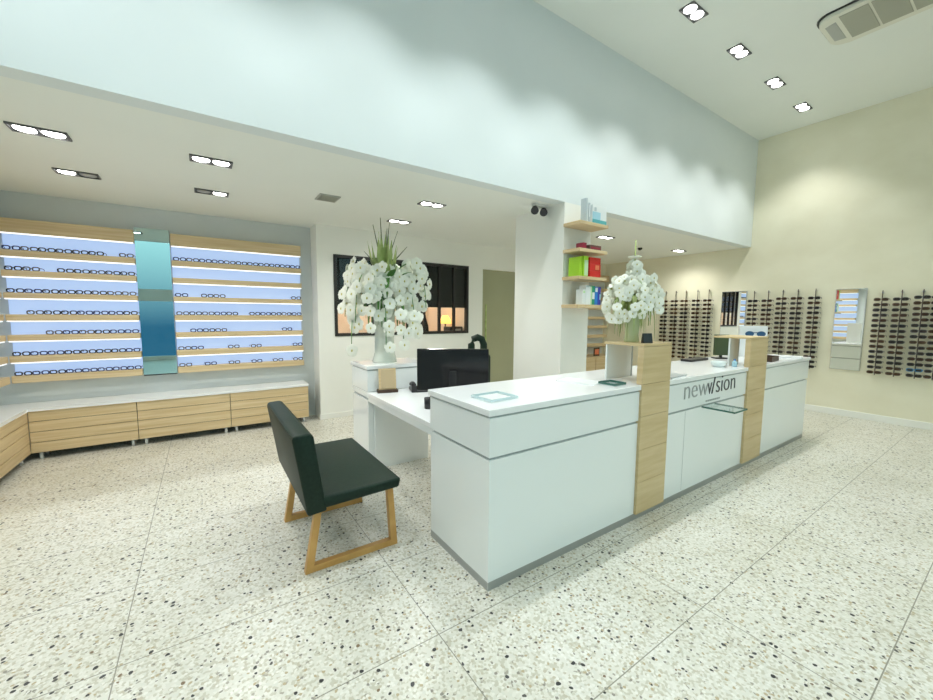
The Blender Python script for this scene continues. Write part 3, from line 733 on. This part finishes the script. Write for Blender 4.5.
MB().tube([(-.16, 0, 1.62), (0, 0, 1.70), (.16, 0, 1.62)], .012, 8).build('arm', M['black'], t)
t = MB().prism([(x_ + 3.2, z_) for x_, z_ in ((-.05, 1.68), (.06, 1.68), (.15, 1.58), (.20, 1.35), (.26, .95), (-.16, .95), (-.15, 1.35), (-.13, 1.58))], 'y', 6.27, 6.43, bev=.03).build('coat', M['black_matte'])
tag(t, 'black coat hanging on the stand seen through the interior window', 'coat')

# ------------------------------------------------------------------ orchids
def petal_mesh(r):
    m = MB()
    for k in range(5):
        a = 2 * PI * k / 5 + .3
        wd = .42 if k % 2 else .54
        ca, sa = math.cos(a), math.sin(a)
        def P(u, v, h): return (r * (u * ca - v * sa), -h * r, r * (u * sa + v * ca))
        pts = [P(.06, 0, 0), P(.45, wd, .10), P(.85, wd * .75, .02), P(1.0, 0, -.05), P(.85, -wd * .75, .02), P(.45, -wd, .10)]
        c = m.bm.verts.new(P(.55, 0, .16)); V = [m.bm.verts.new(p) for p in pts]
        for i in range(6):
            f = m.bm.faces.new((c, V[i], V[(i + 1) % 6])); f.smooth = True
    m.lathe([(r * .02, -.25 * r), (r * .16, -.1 * r), (r * .10, .12 * r), (r * .02, .2 * r)], 8, 0, 0, mi=1)
    me = m.mesh('blossom', [M['petal'], M['petal_c']])
    # turn lathe part towards -y
    return me
BLO = petal_mesh(.064); BLO2 = petal_mesh(.038)
def orient(d):
    return Vector(d).normalized().to_track_quat('-Y', 'Z').to_euler()
def arc(p0, p1, top, n=14):
    """bezier that rises then droops"""
    out = []
    p0, p1 = Vector(p0), Vector(p1); c1 = Vector((p0.x * .7 + p1.x * .3, p0.y * .7 + p1.y * .3, top)); c2 = Vector((p1.x, p1.y, top * .98))
    for i in range(n + 1):
        s = i / n; q = 1 - s
        out.append(p0 * q ** 3 + c1 * 3 * q * q * s + c2 * 3 * q * s * s + p1 * s ** 3)
    return out
def leaf_strip(m, pts, w0, mi=0):
    """curved leaf with a raised middle"""
    pts = [Vector(p) for p in pts]; n = len(pts); prev = None
    for i, p in enumerate(pts):
        d = (pts[min(i + 1, n - 1)] - pts[max(i - 1, 0)]).normalized()
        a = d.cross(Vector((0, 0, 1))); a = a.normalized() if a.length > .05 else Vector((1, 0, 0))
        w_ = w0 * math.sin(PI * min(.97, .12 + .88 * i / (n - 1))) ; up = a.cross(d) * w_ * .25
        cur = [m.bm.verts.new(p - a * w_ + up), m.bm.verts.new(p), m.bm.verts.new(p + a * w_ + up)]
        if prev:
            for k in (0, 1):
                f = m.bm.faces.new((prev[k], prev[k + 1], cur[k + 1], cur[k])); f.smooth = True; f.material_index = mi
        prev = cur

rng = random.Random(3)
def pack(mb_, src, spots):
    """merge many blossoms, each facing outward from the bunch, into one mesh"""
    for p in spots:
        d = (Vector((p.x, p.y, 0)) * 2 - Vector((.56, .828, 0)) * .8 + Vector((rng.uniform(-.5, .5), rng.uniform(-.5, .5), rng.uniform(-.3, .4)))).normalized()
        R_ = d.to_track_quat('-Y', 'Z').to_matrix().to_4x4(); R_.translation = p
        tm = bmesh.new(); tm.from_mesh(src); tm.transform(R_); me_ = bpy.data.meshes.new('t'); tm.to_mesh(me_); tm.free()
        mb_.bm.from_mesh(me_); bpy.data.meshes.remove(me_)
t = thing('orchid_arrangement', 'tall white orchid cascade in a pale vase on the short white unit', 'flowers', (1.60, 3.93, 1.05))
MB().lathe([(.125, 0), (.128, .01), (.105, .1), (.10, .3), (.118, .55), (.14, .70), (.13, .70), (.105, .55), (.09, .3), (.09, .03)], 28).build('vase', M['vase'], t)
camr, camf = Vector((.828, -.56, 0)), Vector((.56, .828, 0))      # spread used to fan the sprays sideways
def fan(a, b, z): return camr * a + camf * b + Vector((0, 0, z))
sprays = [((-.40, -.05, .48), 1.12), ((-.44, .10, .62), 1.18), ((-.30, -.18, .16), 1.02), ((-.22, -.30, .42), 1.10), ((-.05, -.34, .36), 1.10), ((.08, -.30, .20), 1.0),
          ((.24, -.22, .18), 1.0), ((.34, -.1, .30), 1.06), ((.44, .05, .58), 1.20), ((.40, .18, .70), 1.12), ((-.12, .34, .6), 1.1), ((.15, .32, .55), 1.1)]
count = 0
for (tip, top) in sprays:
    pts = arc((0, 0, .62), fan(*tip), top)
    MB().tube(pts, [.006] * 8 + [.004] * 7, 6).build('stem', M['leaf'], t)
    nb = 8
    for k in range(nb):
        s = .42 + .58 * k / (nb - 1); p = pts[min(14, int(s * 14))].lerp(pts[min(14, int(s * 14) + 1)], s * 14 % 1)
        j = Vector((rng.uniform(-.045, .045), rng.uniform(-.045, .045), rng.uniform(-.03, .03)))
        out = Vector((p.x, p.y, 0)).normalized() * .7 - camf * .9 + Vector((rng.uniform(-.6, .6), rng.uniform(-.6, .6), rng.uniform(-.4, .35)))
        e = orient(out); o = link('orchid_blossom', BLO, t, p + j, e); sc = rng.uniform(.85, 1.15); o.scale = (sc, sc, sc); count += 1
mb = MB()                                                                 # remaining packed blossoms near the crown
mbs = MB()
SPOTS = []
for k in range(48):
    a = rng.uniform(-1, 1); b = rng.uniform(-1, .6)
    SPOTS.append(fan(a * .38, b * .22, 1.02 - .40 * a * a - rng.uniform(0, .34)))
for tip, top in sprays:
    pts = arc((0, 0, .62), fan(*tip), top)
    for k in range(7):
        q = rng.uniform(.45, .98) * 14; p = pts[int(q)]
        SPOTS.append(p + Vector((rng.uniform(-.06, .06), rng.uniform(-.06, .06), rng.uniform(-.04, .04))))
pack(mbs, BLO, SPOTS)
o = mbs.build('packed_blossoms', [M['petal'], M['petal_c']], t); o['kind'] = 'stuff'
mb = MB()
for k in range(48):
    a = rng.uniform(0, 2 * PI); r_ = rng.uniform(.14, .36); zt = rng.uniform(.22, .95)
    leaf_strip(mb, arc((.05 * math.cos(a), .05 * math.sin(a), .66), (r_ * math.cos(a), r_ * math.sin(a), zt), .95, 7), rng.uniform(.022, .045))
mb.build('foliage', M['leaf'], t)
mb = MB()                                                                 # pale crown leaves
for k in range(70):
    a = rng.uniform(0, 2 * PI); r_ = rng.uniform(.03, .17); zt = rng.uniform(1.05, 1.40) - r_ * .6
    leaf_strip(mb, [(0.02 * math.cos(a), .02 * math.sin(a), .85), (r_ * .85 * math.cos(a), r_ * .85 * math.sin(a), .85 + (zt - .85) * .6), (r_ * math.cos(a), r_ * math.sin(a), zt)], rng.uniform(.016, .03))
mb.build('crown_leaves', M['leaf_pale'], t)
mb = MB()
for dx, zt in ((-.10, 1.44), (-.02, 1.50), (.035, 1.40), (.13, 1.38), (-.18, 1.16), (.22, 1.22), (.06, 1.46)):
    p = fan(dx * 1.1, rng.uniform(-.05, .05), zt); mb.tube([(0, 0, .9), p * .5 + Vector((0, 0, .47)), p], [.008, .007, .003], 5)
mb.build('grass_blades', M['grass'], t)

t = thing('orchid_arrangement', 'smaller white orchid dome in a greenish vase on the left oak pillar', 'flowers', (2.84, 1.84, 1.352))
MB().lathe([(.055, 0), (.058, .01), (.05, .06), (.062, .24), (.07, .30), (.064, .30), (.05, .2), (.04, .02)], 24).build('vase', M['vase_green'], t)
count = 0
for k in range(12):
    a = 2 * PI * k / 12; tip = fan((.185 if k % 2 else .13) * math.cos(a), (.18 if k % 2 else .12) * math.sin(a), (.13, .22, .30)[k % 3]); pts = arc((0, 0, .26), tip, (.50, .58)[k % 2])
    MB().tube(pts, .003, 5).build('stem', M['leaf_pale'], t)
    for q in range(8):
        s = .22 + .74 * q / 7; p = pts[min(14, int(s * 14))]
        j = Vector((rng.uniform(-.02, .02), rng.uniform(-.02, .02), rng.uniform(-.015, .015)))
        out = Vector((p.x, p.y, .03)).normalized() * .8 - camf * .6 + Vector((rng.uniform(-.5, .5), rng.uniform(-.5, .5), rng.uniform(-.2, .5)))
        o = link('orchid_blossom', BLO2, t, p + j, orient(out)); sc = rng.uniform(.8, 1.1); o.scale = (sc, sc, sc)
mb = MB()
mbs = MB(); SPOTS = []
for k in range(110):
    a = rng.uniform(0, 2 * PI); e = rng.uniform(-.35, 1.0); r_ = .205 * math.cos(e * PI / 2)
    SPOTS.append(Vector((r_ * math.cos(a), r_ * math.sin(a), .30 + .21 * math.sin(e * PI / 2) + rng.uniform(-.02, .02))))
for k in range(14): SPOTS.append(Vector((rng.uniform(-.05, .05), rng.uniform(-.05, .05), rng.uniform(.50, .62))))
pack(mbs, BLO2, SPOTS)
o = mbs.build('packed_blossoms', [M['petal'], M['petal_c']], t); o['kind'] = 'stuff'
mb = MB()
for k in range(60):
    a = rng.uniform(0, 2 * PI); r_ = rng.uniform(.07, .19); zt = rng.uniform(.02, .25)
    leaf_strip(mb, arc((.02 * math.cos(a), .02 * math.sin(a), .28), (r_ * math.cos(a), r_ * math.sin(a), zt), .42, 7), rng.uniform(.012, .024))
mb.build('foliage', M['leaf_pale'], t)
mb = MB(); mb.tube([(0, 0, .26), (.005, 0, .55), (.0, 0, .80)], [.010, .008, .005], 8); mb.build('centre_stalk', M['leaf_pale'], t)
for k in range(4):
    a = k * PI / 2 + .4
    o = link('orchid_blossom', BLO2, t, (.02 * math.cos(a), .02 * math.sin(a), .53 + .01 * k), orient((math.cos(a), math.sin(a), .3))); o.scale = (.85,) * 3
MB().lathe([(.012, .655), (.045, .665), (.05, .672), (.012, .678)], 16).build('collar', M['petal'], t)

# ------------------------------------------------------------------ back room lights and daylight
def point(x, y, z, e, col, r=.08, name='room_lamp'):
    l = bpy.data.lights.new(name, 'POINT'); l.energy = e; l.color = col; l.shadow_soft_size = r
    o = bpy.data.objects.new(name, l); COL.objects.link(o); o.location = (x, y, z)
point(2.7, 6.9, 2.3, 46, (1, .84, .70))
point(4.7, 7.2, 2.3, 20, (1, .95, .8))

wd = bpy.data.worlds.new('World'); S.world = wd; wd.use_nodes = True; nt = wd.node_tree
bg = nt.nodes['Background']
tc = N(nt, 'ShaderNodeTexCoord'); sx = N(nt, 'ShaderNodeSeparateXYZ'); r = N(nt, 'ShaderNodeValToRGB')
nt.links.new(tc.outputs['Generated'], sx.inputs[0])
mp = N(nt, 'ShaderNodeMapRange'); mp.inputs['From Min'].default_value = -.03; mp.inputs['From Max'].default_value = .14
nt.links.new(sx.outputs['Z'], mp.inputs['Value']); nt.links.new(mp.outputs[0], r.inputs[0])
r.color_ramp.elements[0].color = (.02, .085, .15, 1); r.color_ramp.elements[1].color = (.30, .48, .50, 1)
nt.links.new(r.outputs[0], bg.inputs['Color']); bg.inputs['Strength'].default_value = 3.3

# ------------------------------------------------------------------ camera
yaw, pitch, roll, F, H0 = 0.5949107866830098, 0.09143951767409683, 0.006911994935961682, 389.2558604893916, 1.5631770384588124
cy_, sy_ = math.cos(yaw), math.sin(yaw); cp, sp = math.cos(pitch), math.sin(pitch); cr, sr = math.cos(roll), math.sin(roll)
f0 = Vector((sy_, cy_, 0)); r0 = Vector((cy_, -sy_, 0)); zz = Vector((0, 0, 1))
fw = f0 * cp - zz * sp; up = f0 * sp + zz * cp
rt = r0 * cr + up * sr; u2 = up * cr - r0 * sr
cam = bpy.data.cameras.new('Camera'); co = bpy.data.objects.new('Camera', cam); COL.objects.link(co)
cam.sensor_fit = 'HORIZONTAL'; cam.sensor_width = 36; cam.lens = 36 * F / 933; cam.clip_start = .02
co.matrix_world = Matrix(((rt.x, u2.x, -fw.x, 0), (rt.y, u2.y, -fw.y, 0), (rt.z, u2.z, -fw.z, H0), (0, 0, 0, 1)))
S.camera = co
S.view_settings.exposure = -0.07
